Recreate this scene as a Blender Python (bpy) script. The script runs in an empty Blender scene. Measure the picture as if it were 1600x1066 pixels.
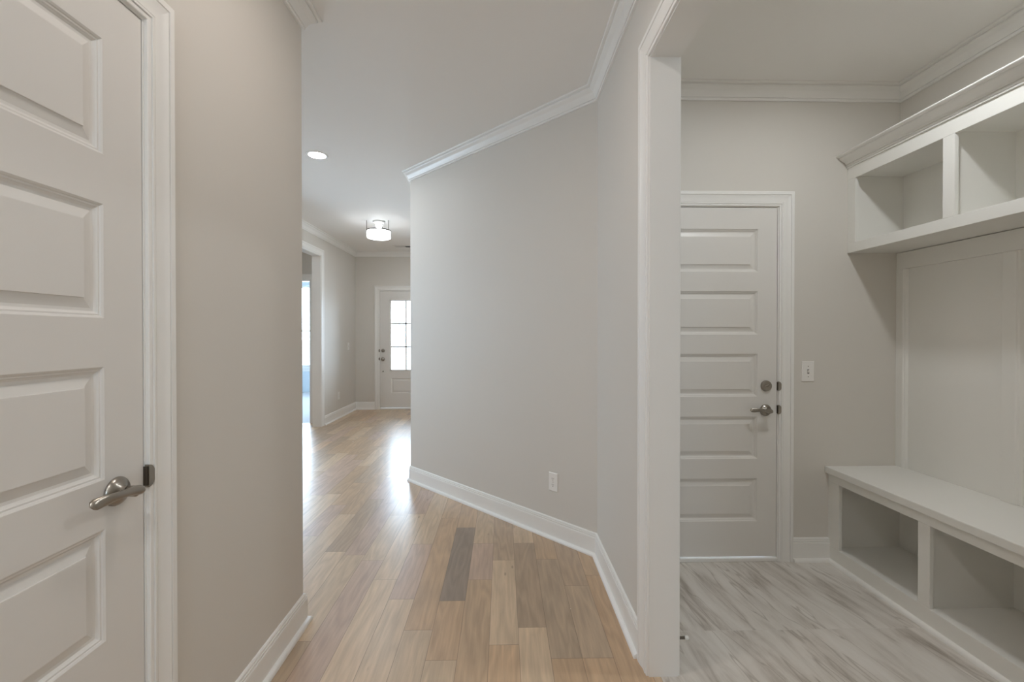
import bpy, math, random
from mathutils import Vector, Matrix

random.seed(7)
S = bpy.context.scene
COL = S.collection
R = math.radians

# ------------------------------------------------------------------ camera
cam_d = bpy.data.cameras.new('camera')
cam = bpy.data.objects.new('camera', cam_d)
COL.objects.link(cam)
cam_d.sensor_width = 36.0
cam_d.lens = 690.0 / 1600.0 * 36.0
cam_d.shift_y = -4.4 / 1600.0
cam_d.clip_start = 0.05
cam.location = (0, 0, 1.31)
cam.rotation_euler = (R(90 - 0.38), 0, R(-1.2))
S.camera = cam

# ------------------------------------------------------------------ world and exposure
W = bpy.data.worlds.new('sky_world')
S.world = W
W.use_nodes = True
bg = W.node_tree.nodes['Background']
bg.inputs['Color'].default_value = (0.67, 0.82, 1.0, 1)
bg.inputs['Strength'].default_value = 17.5
S.view_settings.view_transform = 'Standard'
S.view_settings.look = 'None'
S.view_settings.gamma = 1.0
S.view_settings.use_curve_mapping = False
S.view_settings.exposure = 0.0
S.cycles.use_denoising = True
S.cycles.max_bounces = 14
S.cycles.diffuse_bounces = 10
S.cycles.glossy_bounces = 4
S.cycles.sample_clamp_indirect = 8.0
S.cycles.caustics_reflective = False
S.cycles.caustics_refractive = False


def portal(name, loc, rot, sx, sy):
    d = bpy.data.lights.new(name, 'AREA')
    d.shape = 'RECTANGLE'
    d.size, d.size_y = sx, sy
    d.cycles.is_portal = True
    o = bpy.data.objects.new(name, d)
    COL.objects.link(o)
    o.location = loc
    o.rotation_euler = rot


portal('daylight_opening_front_door', (-1.71, 7.90, 1.31), (R(-90), 0, 0), 0.60, 1.30)
portal('daylight_opening_rear', (-.17, -2.42, 1.60), (R(90), 0, 0), .5, 1.0)
portal('daylight_opening_study_side', (-5.92, 8.9, 1.50), (0, R(-90), 0), 1.8, 2.0)
portal('daylight_opening_lobby', (-4.06, 4.15, 1.50), (0, R(-90), 0), 1.5, 1.1)
portal('daylight_opening_study', (-4.5, 10.31, 1.5), (R(-90), 0, 0), 1.9, 1.9)

LAMP_HALL = 138.0     # radiance of the recessed lamps' lenses
LAMP_FILL = 200.0  # added fill lamps behind the viewer, out of view
LAMP_MUD = 222.0
LAMP_FOYER = 200.0
SHADE_GLOW = 11.0
TINT_HALL = (1.0, 0.90, 0.83)
TINT_FILL = (0.97, 0.985, 1.0)
TINT_MUD = (0.95, 0.985, 1.0)
TINT_FOYER = (0.92, 0.96, 1.0)

CEIL = 2.775          # hall ceiling
CEILM = 2.743         # mudroom ceiling

# ------------------------------------------------------------------ materials


def mat(name, color, rough=0.5, metal=0.0, spec=0.5, coat=0.0):
    m = bpy.data.materials.new(name)
    m.use_nodes = True
    b = m.node_tree.nodes['Principled BSDF']
    b.inputs['Base Color'].default_value = (*color, 1)
    b.inputs['Roughness'].default_value = rough
    b.inputs['Metallic'].default_value = metal
    b.inputs['Specular IOR Level'].default_value = spec
    if coat:
        b.inputs['Coat Weight'].default_value = coat
        b.inputs['Coat Roughness'].default_value = 0.22
    return m


def N(m, kind, **kw):
    n = m.node_tree.nodes.new(kind)
    for k, v in kw.items():
        setattr(n, k, v)
    return n


def L(m, a, b):
    m.node_tree.links.new(a, b)


def orange_peel(m, scale=180.0, strength=0.03, var=0.02):
    """Rolled paint: a fine bump and a barely visible tone variation."""
    b = m.node_tree.nodes['Principled BSDF']
    tc = N(m, 'ShaderNodeTexCoord')
    nz = N(m, 'ShaderNodeTexNoise')
    nz.inputs['Scale'].default_value = scale
    nz.inputs['Detail'].default_value = 2
    L(m, tc.outputs['Object'], nz.inputs['Vector'])
    bp = N(m, 'ShaderNodeBump')
    bp.inputs['Strength'].default_value = strength
    bp.inputs['Distance'].default_value = 0.002
    L(m, nz.outputs['Fac'], bp.inputs['Height'])
    L(m, bp.outputs['Normal'], b.inputs['Normal'])
    return m


def emit(name, color, strength):
    m = bpy.data.materials.new(name)
    m.use_nodes = True
    nt = m.node_tree
    nt.nodes.remove(nt.nodes['Principled BSDF'])
    e = nt.nodes.new('ShaderNodeEmission')
    e.inputs['Color'].default_value = (*color, 1)
    e.inputs['Strength'].default_value = strength
    nt.links.new(e.outputs[0], nt.nodes['Material Output'].inputs['Surface'])
    return m


M_WALL = orange_peel(mat('greige_wall_paint', (0.665, 0.637, 0.592), 0.55, spec=0.3))
M_CEIL = orange_peel(mat('ceiling_paint', (0.84, 0.825, 0.80), 0.7, spec=0.2), 120, 0.05)
M_TRIM = orange_peel(mat('white_semi_gloss_trim', (0.83, 0.82, 0.795), 0.32, spec=0.45), 60, 0.01)
M_CAB = orange_peel(mat('white_cabinet_paint', (0.78, 0.77, 0.735), 0.38, spec=0.4), 60, 0.01)
M_DOOR = orange_peel(mat('white_door_paint', (0.74, 0.72, 0.69), 0.36, spec=0.4), 90, 0.02)
M_NICKEL = mat('satin_nickel', (0.36, 0.33, 0.29), 0.28, metal=1.0)
M_DARKMETAL = mat('dark_bronze_metal', (0.10, 0.085, 0.07), 0.4, metal=0.9)
M_PLATE = mat('white_plastic_plate', (0.82, 0.80, 0.77), 0.35)
M_SLOT = mat('dark_slot', (0.05, 0.045, 0.04), 0.6)
M_CARPET = orange_peel(mat('pale_carpet', (0.62, 0.63, 0.65), 0.95, spec=0.05), 400, 0.4)
M_STUDY = mat('pale_blue_grey_wall_paint', (0.62, 0.69, 0.74), 0.6)
M_RUBBER = mat('white_rubber', (0.85, 0.84, 0.80), 0.5)
M_LENS = emit('recessed_lamp_lens', TINT_HALL, LAMP_HALL)
M_LENS_FILL = emit('rear_fill_lens', TINT_FILL, LAMP_FILL)
M_LENS_MUD = emit('mudroom_lamp_lens', TINT_MUD, LAMP_MUD)
M_LENS_FOYER = emit('foyer_lamp_lens', TINT_FOYER, LAMP_FOYER)
M_SHADE = emit('glowing_glass_shade', TINT_FOYER, SHADE_GLOW)
M_BULB = emit('lamp_bulb_glow', TINT_FOYER, SHADE_GLOW * 3)


def glass_material():
    m = bpy.data.materials.new('clear_window_glass')
    m.use_nodes = True
    nt = m.node_tree
    nt.nodes.remove(nt.nodes['Principled BSDF'])
    t = nt.nodes.new('ShaderNodeBsdfTransparent')
    t.inputs['Color'].default_value = (0.96, 0.98, 0.98, 1)
    g = nt.nodes.new('ShaderNodeBsdfGlossy')
    g.inputs['Roughness'].default_value = 0.02
    f = nt.nodes.new('ShaderNodeFresnel')
    f.inputs['IOR'].default_value = 1.45
    x = nt.nodes.new('ShaderNodeMixShader')
    nt.links.new(f.outputs[0], x.inputs[0])
    nt.links.new(t.outputs[0], x.inputs[1])
    nt.links.new(g.outputs[0], x.inputs[2])
    nt.links.new(x.outputs[0], nt.nodes['Material Output'].inputs['Surface'])
    return m


M_GLASS = glass_material()


def wood_material():
    m = mat('oak_plank_floor', (0.4, 0.3, 0.2), 0.3, spec=0.9, coat=0.4)
    b = m.node_tree.nodes['Principled BSDF']
    tone = N(m, 'ShaderNodeAttribute', attribute_name='plank_tone')
    uv = N(m, 'ShaderNodeUVMap', uv_map='plank_uv')       # x across the plank in metres, y along it, offset per plank
    edge = N(m, 'ShaderNodeUVMap', uv_map='edge_uv')      # 0..1 across, metres from the end along
    # long fine pores
    mp = N(m, 'ShaderNodeMapping')
    mp.inputs['Scale'].default_value = (90, 4.0, 1)
    L(m, uv.outputs['UV'], mp.inputs['Vector'])
    n1 = N(m, 'ShaderNodeTexNoise')
    n1.inputs['Scale'].default_value = 1.0
    n1.inputs['Detail'].default_value = 6
    n1.inputs['Roughness'].default_value = 0.65
    L(m, mp.outputs['Vector'], n1.inputs['Vector'])
    # cathedral figure: distorted bands
    mp2 = N(m, 'ShaderNodeMapping')
    mp2.inputs['Scale'].default_value = (9, 1.3, 1)
    L(m, uv.outputs['UV'], mp2.inputs['Vector'])
    n2 = N(m, 'ShaderNodeTexNoise')
    n2.inputs['Scale'].default_value = 1.0
    n2.inputs['Detail'].default_value = 2.5
    L(m, mp2.outputs['Vector'], n2.inputs['Vector'])
    rings = N(m, 'ShaderNodeMath', operation='MULTIPLY')
    rings.inputs[1].default_value = 15.0
    L(m, n2.outputs['Fac'], rings.inputs[0])
    frac = N(m, 'ShaderNodeMath', operation='PINGPONG')
    frac.inputs[1].default_value = 1.0
    L(m, rings.outputs[0], frac.inputs[0])
    # broad mottling
    mp3 = N(m, 'ShaderNodeMapping')
    mp3.inputs['Scale'].default_value = (12, 2.2, 1)
    L(m, uv.outputs['UV'], mp3.inputs['Vector'])
    n3 = N(m, 'ShaderNodeTexNoise')
    n3.inputs['Scale'].default_value = 1.0
    n3.inputs['Detail'].default_value = 3
    L(m, mp3.outputs['Vector'], n3.inputs['Vector'])

    def remap(sock, a, c):
        r = N(m, 'ShaderNodeMapRange')
        r.inputs['To Min'].default_value = a
        r.inputs['To Max'].default_value = c
        L(m, sock, r.inputs['Value'])
        return r.outputs['Result']

    def mul(s1, s2):
        k = N(m, 'ShaderNodeMath', operation='MULTIPLY')
        L(m, s1, k.inputs[0])
        L(m, s2, k.inputs[1])
        return k.outputs[0]

    f = mul(mul(remap(n1.outputs['Fac'], 0.74, 1.26), remap(frac.outputs[0], 0.88, 1.07)), remap(n3.outputs['Fac'], 0.86, 1.14))
    mix = N(m, 'ShaderNodeMixRGB', blend_type='MULTIPLY')
    mix.inputs['Fac'].default_value = 1.0
    L(m, tone.outputs['Color'], mix.inputs['Color1'])
    cb = N(m, 'ShaderNodeCombineColor')
    for s in ('Red', 'Green', 'Blue'):
        L(m, f, cb.inputs[s])
    L(m, cb.outputs['Color'], mix.inputs['Color2'])
    # knots
    vo = N(m, 'ShaderNodeTexVoronoi')
    vo.inputs['Scale'].default_value = 1.0
    mp4 = N(m, 'ShaderNodeMapping')
    mp4.inputs['Scale'].default_value = (9, 3.2, 1)
    L(m, uv.outputs['UV'], mp4.inputs['Vector'])
    L(m, mp4.outputs['Vector'], vo.inputs['Vector'])
    kn = N(m, 'ShaderNodeMapRange')
    kn.inputs['From Min'].default_value = 0.015
    kn.inputs['From Max'].default_value = 0.07
    kn.inputs['To Min'].default_value = 0.55
    kn.inputs['To Max'].default_value = 0.0
    L(m, vo.outputs['Distance'], kn.inputs['Value'])
    mk = N(m, 'ShaderNodeMixRGB')
    L(m, kn.outputs['Result'], mk.inputs['Fac'])
    L(m, mix.outputs['Color'], mk.inputs['Color1'])
    mk.inputs['Color2'].default_value = (0.12, 0.075, 0.045, 1)
    # joints between planks
    sp = N(m, 'ShaderNodeSeparateXYZ')
    L(m, edge.outputs['UV'], sp.inputs['Vector'])
    mn = N(m, 'ShaderNodeMath', operation='MINIMUM')
    L(m, sp.outputs['X'], mn.inputs[0])
    L(m, sp.outputs['Y'], mn.inputs[1])
    jr = N(m, 'ShaderNodeMapRange')
    jr.inputs['From Min'].default_value = 0.0006
    jr.inputs['From Max'].default_value = 0.0016
    jr.inputs['To Min'].default_value = 0.6
    jr.inputs['To Max'].default_value = 0.0
    L(m, mn.outputs[0], jr.inputs['Value'])
    mj = N(m, 'ShaderNodeMixRGB')
    L(m, jr.outputs['Result'], mj.inputs['Fac'])
    L(m, mk.outputs['Color'], mj.inputs['Color1'])
    mj.inputs['Color2'].default_value = (0.09, 0.06, 0.04, 1)
    L(m, mj.outputs['Color'], b.inputs['Base Color'])
    # satin sheen, wire-brushed grain
    rr = N(m, 'ShaderNodeMapRange')
    rr.inputs['To Min'].default_value = 0.32
    rr.inputs['To Max'].default_value = 0.42
    L(m, n1.outputs['Fac'], rr.inputs['Value'])
    L(m, rr.outputs['Result'], b.inputs['Roughness'])
    hs = N(m, 'ShaderNodeMath', operation='ADD')
    L(m, n1.outputs['Fac'], hs.inputs[0])
    L(m, frac.outputs[0], hs.inputs[1])
    bp = N(m, 'ShaderNodeBump')
    bp.inputs['Strength'].default_value = 0.06
    bp.inputs['Distance'].default_value = 0.001
    L(m, hs.outputs[0], bp.inputs['Height'])
    L(m, bp.outputs['Normal'], b.inputs['Normal'])
    return m


def tile_material():
    m = mat('veined_stone_tile', (0.5, 0.47, 0.43), 0.35, spec=0.4)
    b = m.node_tree.nodes['Principled BSDF']
    tc = N(m, 'ShaderNodeTexCoord')
    sp = N(m, 'ShaderNodeSeparateXYZ')
    L(m, tc.outputs['Object'], sp.inputs['Vector'])
    # row index of the tile, to break the veins at each joint
    ad = N(m, 'ShaderNodeMath', operation='ADD')
    ad.inputs[1].default_value = -1.928 + 0.61 * 8
    L(m, sp.outputs['Y'], ad.inputs[0])
    dv = N(m, 'ShaderNodeMath', operation='DIVIDE')
    dv.inputs[1].default_value = 0.61
    L(m, ad.outputs[0], dv.inputs[0])
    fl = N(m, 'ShaderNodeMath', operation='FLOOR')
    L(m, dv.outputs[0], fl.inputs[0])
    fr = N(m, 'ShaderNodeMath', operation='FRACT')
    L(m, dv.outputs[0], fr.inputs[0])
    sh = N(m, 'ShaderNodeMath', operation='MULTIPLY')
    sh.inputs[1].default_value = 3.37
    L(m, fl.outputs[0], sh.inputs[0])
    cx = N(m, 'ShaderNodeCombineXYZ')
    L(m, sh.outputs[0], cx.inputs['X'])
    L(m, sh.outputs[0], cx.inputs['Z'])
    va = N(m, 'ShaderNodeVectorMath', operation='ADD')
    L(m, tc.outputs['Object'], va.inputs[0])
    L(m, cx.outputs[0], va.inputs[1])
    mp = N(m, 'ShaderNodeMapping')
    mp.vector_type = 'TEXTURE'
    mp.inputs['Rotation'].default_value = (0, 0, R(7))
    mp.inputs['Scale'].default_value = (0.13, 0.75, 1)
    L(m, va.outputs[0], mp.inputs['Vector'])
    n1 = N(m, 'ShaderNodeTexNoise')
    n1.inputs['Scale'].default_value = 1.6
    n1.inputs['Detail'].default_value = 7
    n1.inputs['Roughness'].default_value = 0.62
    n1.inputs['Distortion'].default_value = 0.35
    L(m, mp.outputs['Vector'], n1.inputs['Vector'])
    cr = N(m, 'ShaderNodeValToRGB')
    e = cr.color_ramp.elements
    e[0].position, e[0].color = 0.30, (0.37, 0.325, 0.28, 1)
    e[1].position, e[1].color = 0.66, (0.74, 0.71, 0.67, 1)
    x = e.new(0.43)
    x.color = (0.585, 0.545, 0.50, 1)
    x = e.new(0.52)
    x.color = (0.68, 0.645, 0.60, 1)
    L(m, n1.outputs['Fac'], cr.inputs['Fac'])
    # sharp dark vein threads
    mp2 = N(m, 'ShaderNodeMapping')
    mp2.vector_type = 'TEXTURE'
    mp2.inputs['Rotation'].default_value = (0, 0, R(9))
    mp2.inputs['Scale'].default_value = (0.15, 1.15, 1)
    L(m, va.outputs[0], mp2.inputs['Vector'])
    n2 = N(m, 'ShaderNodeTexNoise')
    n2.inputs['Scale'].default_value = 1.5
    n2.inputs['Detail'].default_value = 2.5
    n2.inputs['Distortion'].default_value = 0.12
    L(m, mp2.outputs['Vector'], n2.inputs['Vector'])
    sb = N(m, 'ShaderNodeMath', operation='SUBTRACT')
    sb.inputs[1].default_value = 0.5
    L(m, n2.outputs['Fac'], sb.inputs[0])
    ab = N(m, 'ShaderNodeMath', operation='ABSOLUTE')
    L(m, sb.outputs[0], ab.inputs[0])
    vr = N(m, 'ShaderNodeMapRange')
    vr.inputs['From Min'].default_value = 0.0
    vr.inputs['From Max'].default_value = 0.014
    vr.inputs['To Min'].default_value = 0.5
    vr.inputs['To Max'].default_value = 0.0
    L(m, ab.outputs[0], vr.inputs['Value'])
    mv = N(m, 'ShaderNodeMixRGB')
    L(m, vr.outputs['Result'], mv.inputs['Fac'])
    L(m, cr.outputs['Color'], mv.inputs['Color1'])
    mv.inputs['Color2'].default_value = (0.27, 0.225, 0.185, 1)
    # grout line
    gr = N(m, 'ShaderNodeMapRange')
    gr.inputs['From Min'].default_value = 0.0045
    gr.inputs['From Max'].default_value = 0.0065
    gr.inputs['To Min'].default_value = 0.8
    gr.inputs['To Max'].default_value = 0.0
    L(m, fr.outputs[0], gr.inputs['Value'])
    mg = N(m, 'ShaderNodeMixRGB')
    L(m, gr.outputs['Result'], mg.inputs['Fac'])
    L(m, mv.outputs['Color'], mg.inputs['Color1'])
    mg.inputs['Color2'].default_value = (0.66, 0.63, 0.59, 1)
    L(m, mg.outputs['Color'], b.inputs['Base Color'])
    return m


M_WOOD = wood_material()
M_TILE = tile_material()

# ------------------------------------------------------------------ mesh helpers


class MB:
    """Collects shapes and links them as one mesh object."""

    def __init__(self):
        self.v, self.f = [], []

    def add(self, vs, fs):
        b = len(self.v)
        self.v += [tuple(p) for p in vs]
        self.f += [tuple(i + b for i in q) for q in fs]
        return self

    def box(self, a, c):
        x0, x1 = sorted((a[0], c[0]))
        y0, y1 = sorted((a[1], c[1]))
        z0, z1 = sorted((a[2], c[2]))
        return self.add([(x0, y0, z0), (x1, y0, z0), (x1, y1, z0), (x0, y1, z0), (x0, y0, z1), (x1, y0, z1), (x1, y1, z1), (x0, y1, z1)],
                        [(0, 3, 2, 1), (4, 5, 6, 7), (0, 1, 5, 4), (1, 2, 6, 5), (2, 3, 7, 6), (3, 0, 4, 7)])

    def prism(self, pts, z0, z1):
        """Counter-clockwise footprint extruded in z."""
        n = len(pts)
        vs = [(x, y, z0) for x, y in pts] + [(x, y, z1) for x, y in pts]
        fs = [tuple(reversed(range(n))), tuple(range(n, 2 * n))]
        fs += [(i, (i + 1) % n, n + (i + 1) % n, n + i) for i in range(n)]
        return self.add(vs, fs)

    def sweep(self, rings, closed_ring=True, cap=True):
        """rings: lists of equally many 3-D points."""
        n = len(rings[0])
        vs = [p for r in rings for p in r]
        fs = []
        for k in range(len(rings) - 1):
            for i in range(n if closed_ring else n - 1):
                j = (i + 1) % n
                fs.append((k * n + i, k * n + j, (k + 1) * n + j, (k + 1) * n + i))
        if cap:
            fs.append(tuple(reversed(range(n))))
            fs.append(tuple(range((len(rings) - 1) * n, len(rings) * n)))
        return self.add(vs, fs)

    def lathe(self, prof, origin, axis, seg=32):
        """prof: (radius, distance along axis); both ends closed if radius 0."""
        ax = Vector(axis).normalized()
        t = Vector((0, 0, 1)) if abs(ax.z) < 0.9 else Vector((1, 0, 0))
        a = ax.cross(t).normalized()
        b = ax.cross(a)
        o = Vector(origin)
        rings = []
        for r, h in prof:
            r = max(r, 1e-5)
            rings.append([o + ax * h + (a * math.cos(2 * math.pi * i / seg) + b * math.sin(2 * math.pi * i / seg)) * r for i in range(seg)])
        return self.sweep(rings)

    def build(self, name, material, parent=None, smooth=False, bevel=0.0, fix=True):
        me = bpy.data.meshes.new(name)
        me.from_pydata(self.v, [], self.f)
        if fix:
            import bmesh
            bm = bmesh.new()
            bm.from_mesh(me)
            bmesh.ops.recalc_face_normals(bm, faces=bm.faces)
            bm.to_mesh(me)
            bm.free()
        me.materials.append(material)
        if smooth:
            me.shade_smooth()
            me.set_sharp_from_angle(angle=R(smooth if smooth is not True else 35))
        o = bpy.data.objects.new(name, me)
        COL.objects.link(o)
        if parent is not None:
            o.parent = parent
            o.matrix_parent_inverse = parent.matrix_world.inverted()
        if bevel:
            bv = o.modifiers.new('edge', 'BEVEL')
            bv.width = bevel
            bv.segments = 2
            bv.limit_method = 'ANGLE'
            bv.angle_limit = R(40)
        return o


def tag(o, label, cat, group=None, kind=None):
    o['label'] = label
    if cat:
        o['category'] = cat
    if group:
        o['group'] = group
    if kind:
        o['kind'] = kind
    return o


def struct(o, label, cat):
    return tag(o, label, cat, kind='structure')


def empty(name, loc, rotz=0.0):
    o = bpy.data.objects.new(name, None)
    o.empty_display_size = 0.1
    COL.objects.link(o)
    o.location = loc
    o.rotation_euler = (0, 0, rotz)
    o.matrix_world = Matrix.Translation(loc) @ Matrix.Rotation(rotz, 4, 'Z')
    return o


def run_profile(path, prof, z, side=1, closed=False):
    """Sweep a moulding profile [(out from wall, height above z)] along an xy polyline, mitred at the corners.
    side=1: the room lies on the left of the walking direction."""
    pts = [Vector(p) for p in path]
    n = len(pts)
    mb = MB()
    rings = []
    for i, p in enumerate(pts):
        d0 = (pts[i] - pts[i - 1]).normalized() if i > 0 else None
        d1 = (pts[i + 1] - pts[i]).normalized() if i < n - 1 else None
        if d0 is None:
            d0 = d1
        if d1 is None:
            d1 = d0
        n0 = Vector((-d0.y, d0.x)) * side
        n1 = Vector((-d1.y, d1.x)) * side
        m = (n0 + n1)
        m = m / max(1e-6, (1 + n0.dot(n1)))
        rings.append([(p.x + m.x * o, p.y + m.y * o, z + h) for o, h in prof])
    mb.sweep(rings)
    return mb


BASE_PROF = [(0, 0), (.014, 0), (.014, .103), (.0125, .108), (.0095, .1085), (.0095, .1110), (.0115, .1120), (.0115, .1190), (.0080, .1198), (.0080, .1222), (.0095, .1230), (.0090, .129), (.006, .133), (.003, .1345), (0, .1345)]
SHOE_PROF = [(.014, 0), (.031, 0), (.031, .006), (.0295, .012), (.0255, .017), (.020, .0195), (.014, .020)]
# crown, heights given as drop below the ceiling
CROWN_PROF = [(0, -.084), (.0095, -.084), (.0115, -.082), (.0115, -.0725), (.0085, -.0718), (.0085, -.0690), (.0145, -.0682), (.0155, -.0650), (.0195, -.058), (.024, -.048), (.032, -.037),
              (.042, -.029), (.049, -.024), (.053, -.019), (.0530, -.0145), (.0500, -.0138), (.0500, -.0118), (.0600, -.0110), (.0660, -.0090), (.068, -.006), (.068, 0), (0, 0)]
# casing: (across from the opening, thickness)
CASE_PROF = [(0, 0), (0, .0075), (.002, .009), (.0105, .009), (.0112, .0070), (.0122, .0070), (.0130, .0120), (.0190, .0120), (.0198, .0092), (.0212, .0092), (.0222, .0108),
             (.030, .0106), (.040, .0118), (.052, .0150), (.0610, .0172), (.0618, .0135), (.0634, .0135), (.0645, .0182), (.0800, .0182), (.083, .015), (.083, 0)]


def casing(name, plane, out, axis, edges, head, z0=0.0, width=0.083, parent=None):
    """Mitred door casing: plane = wall surface coordinate, out = +1/-1 direction into the room, axis = 'x' or 'y' along the wall,
    edges = (low, high) inner edges along that axis, head = inner edge height."""
    k = width / 0.083
    lo, hi = edges
    mb = MB()

    def P(a, z, t):
        return (a, plane + out * t, z) if axis == 'x' else (plane + out * t, a, z)
    prof = [(w * k, t) for w, t in CASE_PROF]
    rings = [[P(lo - w, z0, t) for w, t in prof], [P(lo - w, head + w, t) for w, t in prof],
             [P(hi + w, head + w, t) for w, t in prof], [P(hi + w, z0, t) for w, t in prof]]
    mb.sweep(rings)
    return mb.build(name, M_TRIM, parent, smooth=14)


# ------------------------------------------------------------------ plan (metres; the camera stands at the origin)
XL = -0.908           # hall wall that carries the closet door
YL = 2.02             # where that wall ends
XR = 0.56             # hall wall beside the mudroom opening
XM = 0.672            # its mudroom face
YK = 2.602            # where the slanted wall starts
AX, AY = -0.829, 3.991  # far end of the slanted wall
XF = -2.60            # foyer side wall
YF = 7.84             # wall of the front door
YB = 2.525            # mudroom wall with the garage door
XW = 2.31             # mudroom wall behind the bench
YN = 0.22             # mudroom near wall
YO0, YO1, ZO = 0.32, 1.672, 2.367   # mudroom opening
YE = -2.3             # wall behind the camera
TH = 0.112

# ------------------------------------------------------------------ floor: oak planks
PW = 0.1270
X0 = -0.0585


def row_x(k):
    return X0 + PW * k


def to_y(v):
    """Floor distance of a joint read at image height v (horizon at 524)."""
    return 1.31 * 690.0 / (v - 524.0)


TAN, LIGHT, BROWN, DARK, PINK, GREYB, HONEY = ((.47, .325, .20), (.56, .415, .275), (.41, .295, .195), (.285, .215, .16), (.485, .345, .255), (.435, .32, .215), (.52, .35, .21))
# joints measured along the visible rows: [(distance of the near end, tone of the plank beyond it)], from near to far
KNOWN = {
    0: [(0.6, HONEY), (to_y(1010), LIGHT), (to_y(876.6), BROWN)],
    1: [(0.7, LIGHT), (to_y(983), BROWN), (to_y(850), LIGHT), (to_y(806), TAN)],
    2: [(0.9, HONEY), (to_y(1033), GREYB), (to_y(876), TAN), (to_y(812), TAN)],
    3: [(0.8, HONEY), (to_y(1033), GREYB), (to_y(918), BROWN), (to_y(850), TAN)],
    4: [(0.5, HONEY), (to_y(902), TAN)],
    -1: [(0.5, HONEY), (to_y(1075), TAN), (to_y(906.8), PINK), (to_y(850), LIGHT), (to_y(796), TAN)],
    -2: [(0.7, LIGHT), (to_y(1033), HONEY), (to_y(939.7), DARK), (to_y(825), TAN), (to_y(770), LIGHT)],
    -3: [(0.6, LIGHT), (to_y(985), HONEY), (to_y(810), TAN)],
    -4: [(0.7, LIGHT), (to_y(936), PINK), (to_y(850), LIGHT)],
    -5: [(0.6, LIGHT), (to_y(905), LIGHT), (to_y(803), PINK)],
    -6: [(0.6, PINK), (to_y(875), LIGHT), (to_y(805), TAN)],
    -7: [(0.6, GREYB), (to_y(1000), LIGHT), (to_y(866), PINK)],
}


def build_wood_floor():
    x_lo, x_hi, y_lo, y_hi = -3.95, 0.606, YE, YF
    quads, tones, uvs, edges = [], [], [], []
    k0 = math.floor((x_lo - X0) / PW)
    k1 = math.ceil((x_hi - X0) / PW)
    pal = [TAN, TAN, LIGHT, LIGHT, PINK, PINK, HONEY, LIGHT, TAN, GREYB]
    for k in range(k0, k1):
        ends = [(y, t) for y, t in KNOWN.get(k, [])]
        first = ends[0][0] if ends else 0.0
        y = first
        pre = []
        while y > y_lo:
            y -= random.uniform(0.45, 1.25)
            pre.append((max(y, y_lo), random.choice(pal)))
        ends = pre[::-1] + ends
        y = ends[-1][0]
        while True:
            y += random.uniform(0.40, 1.20)
            if y >= y_hi - 0.05:
                break
            c = random.choice(pal)
            if random.random() < 0.06:
                c = BROWN
            ends.append((y, c))
        for i, (ya, c) in enumerate(ends):
            yb = ends[i + 1][0] if i + 1 < len(ends) else y_hi
            xa, xb = max(row_x(k), x_lo), min(row_x(k) + PW, x_hi)
            if yb - ya < 0.01 or xb - xa < 0.002:
                continue
            j = random.uniform(0.93, 1.07)
            quads.append([(xa, ya), (xb, ya), (xb, yb), (xa, yb)])
            tones.append(tuple(q * j for q in c))
            ou, ov = random.uniform(0, 40), random.uniform(0, 40)
            uvs.append([(xa - row_x(k) + ou, ya + ov), (xb - row_x(k) + ou, ya + ov), (xb - row_x(k) + ou, yb + ov), (xa - row_x(k) + ou, yb + ov)])
            edges.append((xb - xa, yb - ya))
    # each plank is split lengthwise and across so that the distance to its own edge can be interpolated
    vs, fs, fu, fe, ft = [], [], [], [], []
    for q, t, u, (w, l) in zip(quads, tones, uvs, edges):
        (xa, ya), (xb, yb) = q[0], q[2]
        e = min(0.004, w / 3)
        xs = [xa, xa + e, xb - e, xb]
        dx = [0, e, e, 0]
        ys = [ya, ya + 0.004, yb - 0.004, yb]
        dy = [0, 0.004, 0.004, 0]
        b = len(vs)
        for yy in ys:
            for xx in xs:
                vs.append((xx, yy, 0.0))
        for a in range(3):
            for c in range(3):
                ids = [(a, c), (a, c + 1), (a + 1, c + 1), (a + 1, c)]
                fs.append(tuple(b + i * 4 + j for i, j in ids))
                for i, j in ids:
                    fu.append((u[0][0] + xs[j] - xa, u[0][1] + ys[i] - ya))
                    fe.append((dx[j], dy[i]))
                ft.append(t)
    me = bpy.data.meshes.new('floor')
    me.from_pydata(vs, [], fs)
    l1 = me.uv_layers.new(name='plank_uv')
    l2 = me.uv_layers.new(name='edge_uv')
    for i in range(len(me.loops)):
        l1.data[i].uv = fu[i]
        l2.data[i].uv = fe[i]
    at = me.attributes.new('plank_tone', 'FLOAT_COLOR', 'FACE')
    for i, t in enumerate(ft):
        at.data[i].color = (*t, 1)
    me.materials.append(M_WOOD)
    o = bpy.data.objects.new('floor', me)
    COL.objects.link(o)
    return struct(o, 'oak plank floor of mixed tan and brown boards running down the hallway', 'floor')


build_wood_floor()
struct(MB().add([(0.606, YO0, 0), (XW, YO0, 0), (XW, YB, 0), (0.606, YB, 0), (XM, YN, 0), (XW, YN, 0), (XM, YO0, 0)],
                [(0, 1, 2, 3), (4, 5, 1, 6)]).build('floor_mudroom', M_TILE, fix=False),
       'pale grey stone tile floor with diagonal veins in the mudroom', 'floor')

# ------------------------------------------------------------------ ceilings
struct(MB().prism([(-3.95, YE), (XR + .05, YE), (XR + .05, YK + .05), (AX + .06, AY + .06), (AX + .06, YF), (-3.95, YF)], CEIL, CEIL + .08)
       .build('ceiling', M_CEIL), 'plain pale grey ceiling over the hallway and foyer', 'ceiling')
struct(MB().box((XR + .06, YN, CEILM), (XW, YB, CEILM + .08)).build('ceiling_mudroom', M_CEIL), 'plain taupe lit ceiling above the mudroom', 'ceiling')

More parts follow.
